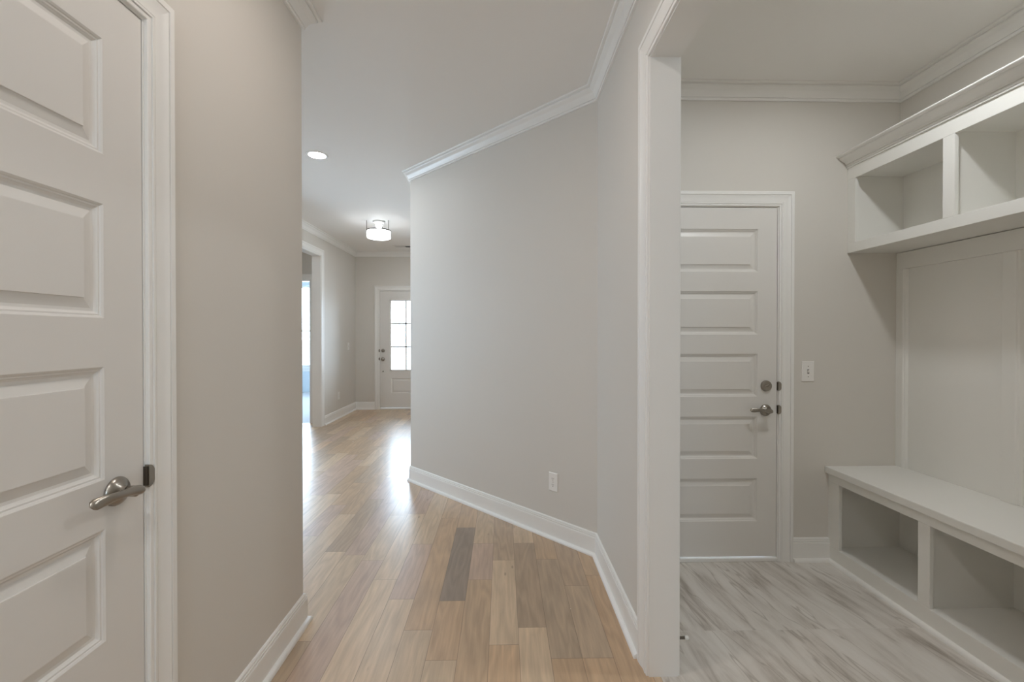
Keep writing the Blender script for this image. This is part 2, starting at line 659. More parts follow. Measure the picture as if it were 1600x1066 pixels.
# ------------------------------------------------------------------ walls
D1_LEAF = (0.372, 1.134)     # closet door leaf along y
D1_TOP = 2.102
D2_LEAF = (0.776, 1.588)     # mudroom door leaf along x
D2_TOP = 2.046
D3_LEAF = (-2.167, -1.253)   # front door leaf along x
D3_TOP = 2.09
JT = 0.019                   # jamb board

w = MB()
w.box((XL - TH, YE, 0), (XL, D1_LEAF[0] - .003 - JT, CEIL))
w.box((XL - TH, D1_LEAF[1] + .003 + JT, 0), (XL, YL, CEIL))
w.box((XL - TH, D1_LEAF[0] - .003 - JT, D1_TOP + .003 + JT), (XL, D1_LEAF[1] + .003 + JT, CEIL))
struct(w.build('wall_left', M_WALL), 'warm greige wall beside the white panelled closet door', 'wall')
struct(MB().box((-3.95, YL - TH, 0), (XL - TH, YL, CEIL)).build('wall_left_return', M_WALL), 'greige wall turning back behind the closet wall', 'wall')

w = MB()
w.box((XR, YO1 + JT, 0), (XM, YK + .048, CEIL))
w.box((XR, YO0 - JT, ZO + JT), (XM, YO1 + JT, CEIL))
w.box((XR, YE, 0), (XM, YO0 - JT, CEIL))
struct(w.build('wall_right', M_WALL), 'narrow greige wall between the slanted wall and the mudroom opening', 'wall')
o2 = TH / math.sqrt(2)
struct(MB().prism([(XR, YK), (XR + .079, YK + .079), (AX + .079 + .02, AY + .079 + .02), (AX, AY)], 0, CEIL).build('wall_angled', M_WALL),
       'broad greige wall slanting across the end of the hallway', 'wall')
struct(MB().box((AX, AY, 0), (AX + TH, YF, CEIL)).build('wall_foyer_right', M_WALL), 'foyer wall running on behind the slanted wall', 'wall')

FO0, FO1, ZFO = 2.60, 6.36, 2.44
w = MB()
w.box((XF - .12, YL, 0), (XF, FO0 - JT, CEIL))
w.box((XF - .12, FO1 + JT, 0), (XF, YF, CEIL))
w.box((XF - .12, FO0 - JT, ZFO + JT), (XF, FO1 + JT, CEIL))
struct(w.build('wall_foyer_left', M_WALL), 'foyer side wall with a cased opening, switch and outlet', 'wall')
w = MB()
w.box((XF, YF, 0), (D3_LEAF[0] - .003 - JT, YF + .16, CEIL))
w.box((D3_LEAF[1] + .003 + JT, YF, 0), (AX + TH, YF + .16, CEIL))
w.box((D3_LEAF[0] - .003 - JT, YF, D3_TOP + .003 + JT), (D3_LEAF[1] + .003 + JT, YF + .16, CEIL))
struct(w.build('wall_front', M_WALL), 'foyer end wall around the glazed front door', 'wall')
RW = (-.42, .08, 1.10, 2.10)     # unseen window added behind the viewer for fill: x, x, z, z
w = MB()
w.box((XL - TH, YE - TH, 0), (RW[0], YE, CEIL)).box((RW[1], YE - TH, 0), (XM, YE, CEIL)).box((RW[0], YE - TH, 0), (RW[1], YE, RW[2])).box((RW[0], YE - TH, RW[3]), (RW[1], YE, CEIL))
struct(w.build('wall_rear', M_WALL), 'hallway wall behind the viewer', 'wall')


def plain_window(name, plane, axis, lo, hi, z0, z1, label, depth=TH):
    root = struct(empty(name, (plane, lo, z0) if axis == 'y' else (lo, plane, z0)), label, 'window')

    def B(mb, a, b, c, d, t0, t1):
        return mb.box((plane + t0, a, c), (plane + t1, b, d)) if axis == 'y' else mb.box((a, plane + t0, c), (b, plane + t1, d))
    f = MB()
    n = max(1, round((hi - lo) / 1.0))
    for i in range(n + 1):
        c = lo + (hi - lo) * i / n
        B(f, max(lo, c - .03), min(hi, c + .03), z0, z1, -depth, 0)
    B(f, lo, hi, z0, z0 + .05, -depth, 0)
    B(f, lo, hi, z1 - .05, z1, -depth, 0)
    f.build('window_frame', M_TRIM, root)
    B(MB(), lo, hi, z0, z1, -depth * .6, -depth * .56).build('window_glass', M_GLASS, root)



w = MB()
w.box((XM, YB, 0), (D2_LEAF[0] - .003 - JT, YB + TH, CEILM))
w.box((D2_LEAF[1] + .003 + JT, YB, 0), (XW, YB + TH, CEILM))
w.box((D2_LEAF[0] - .003 - JT, YB, D2_TOP + .003 + JT), (D2_LEAF[1] + .003 + JT, YB + TH, CEILM))
struct(w.build('wall_mudroom_back', M_WALL), 'taupe mudroom wall around the white five panel door', 'wall')
struct(MB().box((XW, YN, 0), (XW + TH, YB + TH, CEILM)).build('wall_mudroom_right', M_WALL), 'taupe mudroom wall behind the bench and cubbies', 'wall')
struct(MB().box((XM, YN - TH, 0), (XW + TH, YN, CEILM)).build('wall_mudroom_near', M_WALL), 'mudroom end wall nearest the viewer', 'wall')

# study and lobby beyond the foyer opening
YS, YSW = 6.65, 10.25
SX0, SX1, ZS = -3.55, -2.868, 2.13
LW = (3.75, 4.65, .75, 2.25)     # unseen lobby windows, added for daylight on the slanted wall: y, y, z, z
w = MB()
w.box((-3.95, YL, 0), (-4.05, LW[0], CEIL)).box((-3.95, LW[1], 0), (-4.05, YS, CEIL)).box((-3.95, LW[0], 0), (-4.05, LW[1], LW[2])).box((-3.95, LW[0], LW[3]), (-4.05, LW[1], CEIL))
struct(w.build('wall_lobby', M_WALL), 'lobby wall with added windows beyond the foyer opening', 'wall')
plain_window('fill_window_rear', YE, 'x', RW[0], RW[1], RW[2], RW[3], 'unseen window added behind the viewer for fill light')
plain_window('fill_window_lobby', -3.95, 'y', LW[0], LW[1], LW[2], LW[3], 'unseen side windows added to light the lobby and slanted wall', .1)
w = MB()
w.box((-5.8, YS, 0), (SX0, YS + .1, CEIL))
w.box((SX1, YS, 0), (XF - .12, YS + .1, CEIL))
w.box((SX0, YS, ZS), (SX1, YS + .1, CEIL))
struct(w.build('wall_study_near', M_WALL), 'greige wall above the doorway to the bright study', 'wall')
WX0, WX1, WZ0, WZ1 = -5.45, -3.55, 0.58, 2.45
w = MB()
w.box((-5.8, YSW, 0), (WX0, YSW + .12, CEIL))
w.box((WX1, YSW, 0), (-2.72, YSW + .12, CEIL))
w.box((WX0, YSW, 0), (WX1, YSW + .12, WZ0))
w.box((WX0, YSW, WZ1), (WX1, YSW + .12, CEIL))
struct(w.build('wall_study_window', M_STUDY), 'pale blue study wall under and around the window', 'wall')
w = MB()
w.box((-5.9, YS, 0), (-5.8, 7.9, CEIL)).box((-5.9, 9.9, 0), (-5.8, YSW + .12, CEIL)).box((-5.9, 7.9, 0), (-5.8, 9.9, .6)).box((-5.9, 7.9, 2.4), (-5.8, 9.9, CEIL))
struct(w.build('wall_study_left', M_STUDY), 'study side wall around the added windows', 'wall')
plain_window('fill_window_study', -5.8, 'y', 7.9, 9.9, .6, 2.4, 'unseen side windows added to brighten the study', .1)  # out of view, added so the study interior comes out brighter
struct(MB().box((-2.82, YS + .1, 0), (-2.72, YSW, CEIL)).build('wall_study_right', M_STUDY), 'study wall on the foyer side', 'wall')
struct(MB().box((-5.8, YS + .01, -.05), (-2.82, YSW, .002)).build('floor_study', M_CARPET), 'pale carpet of the study beyond the doorway', 'floor')
struct(MB().box((-5.8, YF, CEIL), (-2.72, YSW, CEIL + .08)).box((-5.8, YS, CEIL), (-3.95, YF, CEIL + .08)).build('ceiling_study', M_CEIL), 'study ceiling', 'ceiling')

wn = struct(empty('window_1', ((WX0 + WX1) / 2, YSW, WZ0)), 'bright white double hung study window past the foyer opening', 'window')
f = MB()
for a, b in ((WX0, WX0 + .05), (-4.27 - .04, -4.27 + .04), (WX1 - .05, WX1)):
    f.box((a, YSW + .02, WZ0), (b, YSW + .09, WZ1))
f.box((WX0, YSW + .02, WZ0), (WX1, YSW + .09, WZ0 + .05)).box((WX0, YSW + .02, WZ1 - .05), (WX1, YSW + .09, WZ1)).box((WX0, YSW + .02, 1.385), (WX1, YSW + .09, 1.435))
f.build('window_frame', M_TRIM, wn)
MB().box((WX0 - .06, YSW - .04, WZ0 - .03), (WX1 + .06, YSW + .02, WZ0)).box((WX0 - .04, YSW - .015, WZ0 - .10), (WX1 + .04, YSW, WZ0 - .03)).build('window_sill', M_TRIM, wn, bevel=.003)
MB().box((WX0, YSW + .055, WZ0), (WX1, YSW + .059, WZ1)).build('window_glass', M_GLASS, wn)

# ------------------------------------------------------------------ crown mouldings
cr = run_profile([(XL, YE), (XL, YL), (XF, YL), (XF, YF), (AX, YF), (AX, AY), (XR, YK), (XR, YE)], CROWN_PROF, CEIL, side=-1)
struct(cr.build('trim_1', M_TRIM, smooth=14), 'white crown moulding running round the hallway and foyer ceiling', 'crown moulding')
cr = run_profile([(XM, YN), (XM, YB), (XW, YB), (XW, YN)], CROWN_PROF, CEILM, side=-1)
struct(cr.build('trim_2', M_TRIM, smooth=14), 'white crown moulding round the mudroom ceiling above the cubbies', 'crown moulding')

# ------------------------------------------------------------------ mudroom opening: lining and casings
CW = 0.090
t3 = struct(empty('trim_3', (XR, YO1, 0)), 'white cased opening between the hallway and the mudroom', 'door casing')
j = MB()
j.box((XR, YO1, 0), (XM, YO1 + JT, ZO + JT))
j.box((XR, YO0 - JT, 0), (XM, YO0, ZO + JT))
j.box((XR, YO0, ZO), (XM, YO1, ZO + JT))
j.build('jamb', M_TRIM, t3)
casing('casing', XR, -1, 'y', (YO0 - .005, YO1 + .005), ZO + .005, 0, CW, t3)
casing('casing', XM, 1, 'y', (YO0 - .005, YO1 + .005), ZO + .005, 0, CW, t3)

t4 = struct(empty('trim_4', (XF, FO1, 0)), 'white cased opening in the foyer side wall beside the switch', 'door casing')
j = MB()
j.box((XF - .12, FO1, 0), (XF, FO1 + JT, ZFO + JT)).box((XF - .12, FO0 - JT, 0), (XF, FO0, ZFO + JT)).box((XF - .12, FO0, ZFO), (XF, FO1, ZFO + JT))
j.build('jamb', M_TRIM, t4)
casing('casing', XF, 1, 'y', (FO0 - .005, FO1 + .005), ZFO + .005, 0, CW, t4)
t5 = struct(empty('trim_5', (SX1, YS, 0)), 'white casing of the doorway into the bright study', 'door casing')
MB().box((SX1 - .012, YS - .002, 0), (SX1, YS + .102, ZS)).box((SX0, YS - .002, 0), (SX0 + .012, YS + .102, ZS)).box((SX0, YS - .002, ZS - .012), (SX1, YS + .102, ZS)).build('jamb', M_TRIM, t5)
casing('casing', YS, -1, 'x', (SX0, SX1), ZS, 0, CW, t5)

# ------------------------------------------------------------------ baseboards


def baseboard(name, path, label, side=-1):
    o = run_profile(path, BASE_PROF, 0, side).build(name, M_TRIM, smooth=14)
    struct(o, label, 'baseboard')
    run_profile(path, SHOE_PROF, 0, side).build('shoe_molding', M_TRIM, o, smooth=35)


OC = YO1 + .005 + CW          # outer edge of the opening's casing
baseboard('baseboard_left', [(XL, D1_LEAF[1] + .008 + .083), (XL, YL), (XF, YL), (XF, FO0 - .005 - CW)], 'white baseboard under the greige wall beside the closet door')
baseboard('baseboard_angled', [(XF, FO1 + .005 + CW), (XF, YF), (D3_LEAF[0] - .008 - .083, YF)], 'white baseboard in the foyer corner beside the front door')
baseboard('baseboard_right', [(D3_LEAF[1] + .008 + .083, YF), (AX, YF), (AX, AY), (XR, YK), (XR, OC)], 'white baseboard under the slanted wall and round to the mudroom opening')
baseboard('baseboard_mudroom', [(D2_LEAF[1] + .008 + .083, YB), (1.893, YB)], 'short white baseboard between the mudroom door and the bench')
baseboard('baseboard_mudroom_hall', [(XM, OC), (XM, YB), (D2_LEAF[0] - .008 - .083, YB)], 'white mudroom baseboard that carries the doorstop')

# ------------------------------------------------------------------ doors
RINGS = [(0, 0), (.004, .0025), (.0055, .0050), (.009, .0052), (.0112, .0080), (.0150, .0110), (.0215, .0115), (.0225, .0112), (.0430, .0058), (.0436, .0026), (.0455, .0024)]


def panel_leaf(name, wdt, z0, z1, panels, edge, parent, thick=0.035, holes=(), material=None):
    """Door leaf built in local space: x from 0 to wdt, front face at y=0 looking towards -y. panels: (x0, x1, zb, zt) raised panels;
    holes: rectangles left open for glass."""
    mb = MB()
    rects = sorted(list(panels) + list(holes), key=lambda r: r[2])
    xa, xb = rects[0][0], rects[0][1]

    def q(x0, x1, a, b):
        mb.add([(x0, 0, a), (x1, 0, a), (x1, 0, b), (x0, 0, b)], [(0, 1, 2, 3)])
    q(0, xa, z0, z1)
    q(xb, wdt, z0, z1)
    zc = z0
    for r in rects:
        q(xa, xb, zc, r[2])
        zc = r[3]
    q(xa, xb, zc, z1)
    for (x0, x1, zb, zt) in panels:
        rings = [[(x0 + o, d, zb + o), (x1 - o, d, zb + o), (x1 - o, d, zt - o), (x0 + o, d, zt - o)] for o, d in RINGS]
        mb.sweep(rings, cap=False)
        mb.add(rings[-1], [(0, 1, 2, 3)])
    for (x0, x1, zb, zt) in holes:
        rings = [[(x0, d, zb), (x1, d, zb), (x1, d, zt), (x0, d, zt)] for d in (0, thick)]
        mb.sweep(rings, cap=False)
    # edges and back
    v = [(0, 0, z0), (wdt, 0, z0), (wdt, 0, z1), (0, 0, z1), (0, thick, z0), (wdt, thick, z0), (wdt, thick, z1), (0, thick, z1)]
    mb.add(v, [(0, 4, 5, 1), (1, 5, 6, 2), (2, 6, 7, 3), (3, 7, 4, 0)])
    if not holes:
        mb.add(v, [(4, 7, 6, 5)])
    else:
        zc = z0
        for r in rects:
            mb.add([(0, thick, zc), (wdt, thick, zc), (wdt, thick, r[2]), (0, thick, r[2])], [(0, 3, 2, 1)])
            if r in panels:
                mb.add([(0, thick, r[2]), (wdt, thick, r[2]), (wdt, thick, r[3]), (0, thick, r[3])], [(0, 3, 2, 1)])
            else:
                for c0, c1 in ((0, xa), (xb, wdt)):
                    mb.add([(c0, thick, r[2]), (c1, thick, r[2]), (c1, thick, r[3]), (c0, thick, r[3])], [(0, 3, 2, 1)])
            zc = r[3]
        mb.add([(0, thick, zc), (wdt, thick, zc), (wdt, thick, z1), (0, thick, z1)], [(0, 3, 2, 1)])
    return mb


def place(mb, M):
    mb.v = [tuple(M @ Vector(p)) for p in mb.v]
    return mb


def lever_set(M, u, z, hinge, parent):
    """Round rose and wave lever. Local frame as panel_leaf: x along the leaf, -y out of the face. hinge = -1 or +1: where the lever points."""
    rose = MB().lathe([(0, 0), (.0335, 0), (.0335, .0015), (.0325, .004), (.029, .0085), (.022, .0135), (.0165, .0165), (.0135, .0195), (.0128, .024), (.0128, .0265), (0, .0265)], (u, 0, z), (0, -1, 0), 40)
    h = place(rose, M).build('lever_handle', M_NICKEL, parent, smooth=30)
    hub = MB().lathe([(0, .0275), (.0120, .0275), (.0128, .029), (.0128, .046), (.0105, .048), (0, .049)], (u, 0, z), (0, -1, 0), 32)
    # the wave lever: an oval bar along the leaf
    rings = []
    n = 26
    for i in range(n + 1):
        s = i / n
        x = u + hinge * (-.0145 + .128 * s)
        zz = z + .005 * math.sin(s * math.pi) + .006 * s
        y = -.047 - .004 * math.sin(s * math.pi) + .006 * s * s
        r0 = 1 if s > .10 else math.sqrt(max(.04, 1 - ((.10 - s) / .10) ** 2))
        hh = (.0122 - .0040 * math.sin(min(1, s * 1.25) * math.pi) ** 2) * r0 * (1 if s < .9 else math.sqrt(max(0.02, 1 - ((s - .9) / .1) ** 2)))
        tt = (.0115 * (1 - s) ** 1.5 + .0045) * r0 * (1 if s < .93 else math.sqrt(max(0.02, 1 - ((s - .93) / .07) ** 2)))
        tw = R(38) * math.sin(s * math.pi * 1.3) * s * 1.2
        ring = []
        for kq in range(16):
            a = 2 * math.pi * kq / 16
            dy, dz = tt * math.cos(a), hh * math.sin(a)
            ring.append((x, y + dy * math.cos(tw) - dz * math.sin(tw), zz + dy * math.sin(tw) + dz * math.cos(tw)))
        rings.append(ring)
    hub.sweep(rings)
    lv = place(hub, M).build('lever', M_NICKEL, h, smooth=40)
    return h


def deadbolt(M, u, z, parent, r=.0315):
    d = MB().lathe([(0, 0), (r, 0), (r, .003), (r * .94, .008), (r * .80, .0105), (r * .5, .0112), (0, .0115)], (u, 0, z), (0, -1, 0), 36)
    o = place(d, M).build('deadbolt', M_NICKEL, parent, smooth=30)
    t = MB()
    rings = []
    for i in range(9):
        s = i / 8
        hx = -.016 + .032 * s
        hh = .0035 + .003 * math.sin(math.pi * s)
        yy = .0115 + .010 * math.sin(math.pi * min(1, s * 1.1))
        rings.append([(u + hx, -.010, z + hx * .25 - hh), (u + hx, -yy, z + hx * .25 - hh * .7), (u + hx, -yy, z + hx * .25 + hh * .7), (u + hx, -.010, z + hx * .25 + hh)])
    t.sweep(rings)
    place(t, M).build('thumb_turn', M_NICKEL, o, smooth=30)
    return o


def strike(M, u, z, h, parent, flip=1):
    """D-shaped strike lip standing at the jamb edge, beside the leaf edge at local x = u."""
    pts = [(.0205 * math.cos(a), h / 2 * math.sin(a)) for a in (-math.pi / 2 + math.pi * i / 20 for i in range(21))]
    mb = MB()
    rings = [[(u + flip * px_, d, z + pz) for px_, pz in pts] for d in (-.0005, -.0115)]
    mb.sweep(rings)
    s = place(mb, M).build('strike_plate', M_NICKEL, parent, smooth=30)
    sl = MB().box((u + flip * -.0024, .004, z - h * .42), (u + flip * .0005, -.009, z + h * .42))  # dark strip in the gap at the leaf edge, its shade given as colour
    place(sl, M).build('dark_gap', M_DARKMETAL, s)
    return s


def jamb_set(M, a, b, top, zb, parent, depth=TH):
    """Jamb boards and door stop round a leaf from local x = a to b."""
    mb = MB()
    g = .003
    mb.box((a - g - JT, 0, zb), (a - g, depth, top + g + JT)).box((b + g, 0, zb), (b + g + JT, depth, top + g + JT)).box((a - g, 0, top + g), (b + g, depth, top + g + JT))
    mb.box((a - g, .037, zb), (a + .010, .070, top + g)).box((b - .010, .037, zb), (b + g, .070, top + g)).box((a - g, .037, top - .010), (b + g, .070, top + g))
    return place(mb, M).build('door_jamb', M_TRIM, parent)


# door_1: closet door in the left wall; local x = along +y, local -y = +x in the room
M1 = Matrix(((0, -1, 0, XL), (1, 0, 0, 0), (0, 0, 1, 0), (0, 0, 0, 1)))
d1 = struct(empty('door_1', (XL, D1_LEAF[0], 0)), 'white five panel closet door with a satin nickel lever', 'door')
s0, s1 = D1_LEAF[0] + .107, D1_LEAF[1] - .107
p1 = [(s0, s1, a, b) for a, b in ((.236, .496), (.609, .867), (.980, 1.238), (1.349, 1.609), (1.722, 1.984))]
mb = panel_leaf('door_leaf', D1_LEAF[1] - D1_LEAF[0], .018, D1_TOP, [(x0 - D1_LEAF[0], x1 - D1_LEAF[0], a, b) for x0, x1, a, b in p1], None, None)
place(mb, M1 @ Matrix.Translation((D1_LEAF[0], .0015, 0))).build('door_leaf', M_DOOR, d1, fix=True)
lever_set(M1, 1.056, .943, -1, d1)
t6 = struct(casing('trim_6', XL, 1, 'y', (D1_LEAF[0] - .008, D1_LEAF[1] + .008), D1_TOP + .008, 0, .083), 'white moulded casing round the closet door', 'door casing')
jamb_set(M1, D1_LEAF[0], D1_LEAF[1], D1_TOP, 0, t6)
strike(M1, D1_LEAF[1] + .003, .953, .057, t6)

# door_2: mudroom door in the back wall; local = world x, face at YB looking to -y
M2 = Matrix.Translation((0, YB, 0))
d2 = struct(empty('door_2', (D2_LEAF[0], YB, 0)), 'white five panel mudroom door with deadbolt and lever', 'door')
a0, a1 = D2_LEAF[0] + .112, D2_LEAF[1] - .112
p2 = [(a0 - D2_LEAF[0], a1 - D2_LEAF[0], a, b) for a, b in ((.230, .479), (.594, .839), (.954, 1.203), (1.314, 1.565), (1.676, 1.924))]
mb = panel_leaf('door_leaf', D2_LEAF[1] - D2_LEAF[0], .026, D2_TOP, p2, None, None)
place(mb, M2 @ Matrix.Translation((D2_LEAF[0], .0015, 0))).build('door_leaf', M_DOOR, d2)
lever_set(M2, 1.522, .876, -1, d2)
deadbolt(M2, 1.525, 1.017, d2)
t7 = struct(casing('trim_7', YB, -1, 'x', (D2_LEAF[0] - .008, D2_LEAF[1] + .008), D2_TOP + .008, 0, .083), 'white moulded casing round the mudroom door', 'door casing')
jamb_set(M2, D2_LEAF[0], D2_LEAF[1], D2_TOP, 0, t7)
strike(M2, D2_LEAF[1] + .003, 1.016, .054, t7)
strike(M2, D2_LEAF[1] + .003, .880, .054, t7)
MB().box((D2_LEAF[0] - .003, YB - .012, 0), (D2_LEAF[1] + .003, YB + .10, .021)).build('threshold', M_TRIM, t7, bevel=.004)

# door_3: front door, same frame as door_2
M3 = Matrix.Translation((0, YF, 0))
d3 = struct(empty('door_3', (D3_LEAF[0], YF, 0)), 'white front door with six glass panes at the foyer end', 'door')
gx0, gx1 = -1.973, -1.447
hole = [(gx0 - D3_LEAF[0], gx1 - D3_LEAF[0], .70, 1.92)]
mb = panel_leaf('door_leaf', D3_LEAF[1] - D3_LEAF[0], .03, D3_TOP, [(gx0 - D3_LEAF[0], gx1 - D3_LEAF[0], .285, .55)], None, None, thick=.044, holes=hole)
place(mb, M3 @ Matrix.Translation((D3_LEAF[0], .0015, 0))).build('door_leaf', M_DOOR, d3)
g = MB().box((gx0, YF + .020, .70), (gx1, YF + .024, 1.92)).build('glass_pane', M_GLASS, d3)
mu = MB()
xm = (gx0 + gx1) / 2
mu.box((xm - .014, YF + .004, .70), (xm + .014, YF + .042, 1.92))
for zz in (1.107, 1.519):
    mu.box((gx0, YF + .004, zz - .014), (gx1, YF + .042, zz + .014))
for a, b in ((gx0 - .018, gx0 + .004), (gx1 - .004, gx1 + .018)):
    mu.box((a, YF - .008, .682), (b, YF + .006, 1.938))
for a, b in ((.682, .704), (1.916, 1.938)):
    mu.box((gx0 - .018, YF - .008, a), (gx1 + .018, YF + .006, b))
mu.build('muntins', M_TRIM, d3, bevel=.003)
deadbolt(M3, -2.112, 1.039, d3)
kb = MB().lathe([(0, 0), (.033, 0), (.033, .004), (.026, .010), (.012, .016), (.012, .030), (.022, .038), (.027, .050), (.025, .061), (.015, .067), (0, .068)], (-2.112, 0, .892), (0, -1, 0), 32)
place(kb, M3).build('door_knob', M_NICKEL, d3, smooth=30)
kb = MB().lathe([(0, 0), (.013, 0), (.013, .004), (.010, .010), (0, .011)], (-2.112, 0, .672), (0, -1, 0), 20)
place(kb, M3).build('handleset_bolt', M_NICKEL, d3, smooth=30)
t8 = struct(casing('trim_8', YF, -1, 'x', (D3_LEAF[0] - .008, D3_LEAF[1] + .008), D3_TOP + .008, 0, .083), 'white casing round the glazed front door', 'door casing')
jamb_set(M3, D3_LEAF[0], D3_LEAF[1], D3_TOP, 0, t8, .16)
strike(M3, D3_LEAF[0] - .003, 1.039, .054, t8, -1)
strike(M3, D3_LEAF[0] - .003, .892, .054, t8, -1)
MB().box((D3_LEAF[0] - .003, YF - .012, 0), (D3_LEAF[1] + .003, YF + .14, .026)).build('threshold', M_TRIM, t8, bevel=.004)

# ------------------------------------------------------------------ mudroom built-ins
YEND = 0.245
BX = 1.893            # bench face
SPLIT = [(2.443, 1.969), (1.913, 1.439), (1.383, .909), (.853, .379)]     # openings along y (far edge, near edge)
bn = tag(empty('storage_bench', (BX, YB, 0)), 'long white built-in bench with open cubbies along the mudroom wall', 'bench')
ff = MB()
ff.box((BX, YEND, 0), (BX + .019, YB, .093)).box((BX, YEND, .463), (BX + .019, YB, .512))
ys = [YB] + [v for s in SPLIT for v in s] + [YEND]
for i in range(0, len(ys), 2):
    ff.box((BX, ys[i + 1], .093), (BX + .019, ys[i], .463))
ff.build('face_frame', M_CAB, bn, bevel=.0015)
bx = MB()
bx.box((BX + .019, YEND, .066), (XW - .012, YB, .085))                          # floor
bx.box((XW - .012, YEND, 0), (XW, YB, .512))                                     # back
for a, b in ((YB, YB - .022), (1.969 - .018, 1.913 + .018), (1.439 - .018, 1.383 + .018), (.909 - .018, .853 + .018), (YEND + .022, YEND)):
    bx.box((BX + .019, a, .085), (XW - .012, b, .512))
bx.build('cubby_box', M_CAB, bn)
MB().box((BX - .021, YEND, .512), (XW, YB, .550)).build('bench_top', M_CAB, bn, bevel=.004)
run_profile([(BX + .014, YEND), (BX + .014, YB)], SHOE_PROF, 0, 1).build('shoe_molding', M_TRIM, bn, smooth=35)

CX = 1.999
CSP = [(2.468, 1.971), (1.917, 1.420), (1.366, .869), (.815, .318)]
cb = tag(empty('cubby_cabinet', (CX, YB, 1.785)), 'white open cubby cabinet with crown moulding hung high above the bench', 'cabinet')
ff = MB()
ff.box((CX, YEND, 1.785), (CX + .019, YB, 1.840)).box((CX, YEND, 2.205), (CX + .019, YB, 2.300))
ys = [YB] + [v for s in CSP for v in s] + [YEND]
for i in range(0, len(ys), 2):
    ff.box((CX, ys[i + 1], 1.840), (CX + .019, ys[i], 2.205))
ff.build('face_frame', M_CAB, cb, bevel=.0015)
bx = MB()
bx.box((CX + .019, YEND, 1.787), (XW, YB, 1.832))
bx.box((CX + .019, YEND, 2.220), (XW, YB, 2.240))
bx.box((XW - .012, YEND, 1.832), (XW, YB, 2.220))
for a, b in ((YB, YB - .034), (1.971 - .018, 1.917 + .018), (1.420 - .018, 1.366 + .018), (.869 - .018, .815 + .018), (YEND + .034, YEND)):
    bx.box((CX + .019, a, 1.832), (XW - .012, b, 2.220))
bx.build('cubby_box', M_CAB, cb)
CC = [(0, -.070), (.0065, -.070), (.0065, -.0635), (.0045, -.0630), (.0045, -.0612), (.010, -.0606), (.010, -.0525), (.0078, -.0520), (.0078, -.0500), (.0140, -.0494), (.0145, -.046), (.018, -.040), (.025, -.035),
      (.034, -.030), (.043, -.024), (.049, -.019), (.052, -.0152), (.0500, -.0145), (.0500, -.0128), (.060, -.0120), (.063, -.009), (.069, -.007), (.071, -.004), (.071, 0), (0, 0)]
run_profile([(CX, YEND), (CX, YB)], CC, 2.345, 1).build('crown_molding', M_TRIM, cb, smooth=14)
MB().box((CX - .001, YEND, 2.296), (CX + .019, YB, 2.345)).build('top_rail', M_CAB, cb)

pn = tag(empty('wall_panelling', (XW, YB, .55)), 'white board and stile panelling between the bench and the cubbies', 'panelling')
MB().box((XW - .004, YEND, .5505), (XW, YB, 1.7845)).build('back_panel', M_CAB, pn)
MB().box((XW - .021, YEND, 1.690), (XW - .004, YB, 1.7845)).build('rail', M_CAB, pn, bevel=.002)
for a, b in ((YB, 2.482), (1.979, 1.924), (1.436, 1.381), (.893, .838), (.30, YEND)):
    MB().prism([(XW - .004, b - .020), (XW - .004, a), (XW - .021, a), (XW - .021, b), (XW - .0165, b - .0045), (XW - .0145, b - .012)], .5505, 1.690).build('stile', M_CAB, pn, bevel=.0015)

# ------------------------------------------------------------------ doorstop
ds = tag(empty('doorstop', (XM + .014, 1.765, .085)), 'short spring doorstop with a white tip low behind the opening jamb', 'doorstop')
DY, DZ = 1.772, .080
MB().lathe([(0, 0), (.012, 0), (.012, .003), (.007, .006), (0, .006)], (XM + .014, DY, DZ), (1, 0, 0), 20).build('base', M_DARKMETAL, ds, smooth=30)
pr = [(0, .004), (.005, .004)]
x = .006
while x < .052:
    pr += [(.0060, x), (.0050, x + .0012)]
    x += .0024
pr += [(.005, .054), (0, .054)]
MB().lathe(pr, (XM + .014, DY, DZ), (1, 0, 0), 16).build('spring', M_NICKEL, ds, smooth=60)
MB().lathe([(0, .053), (.0075, .053), (.0085, .055), (.0085, .064), (.0065, .068), (0, .069)], (XM + .014, DY, DZ), (1, 0, 0), 20).build('tip', M_RUBBER, ds, smooth=30)

# ------------------------------------------------------------------ switches and outlets


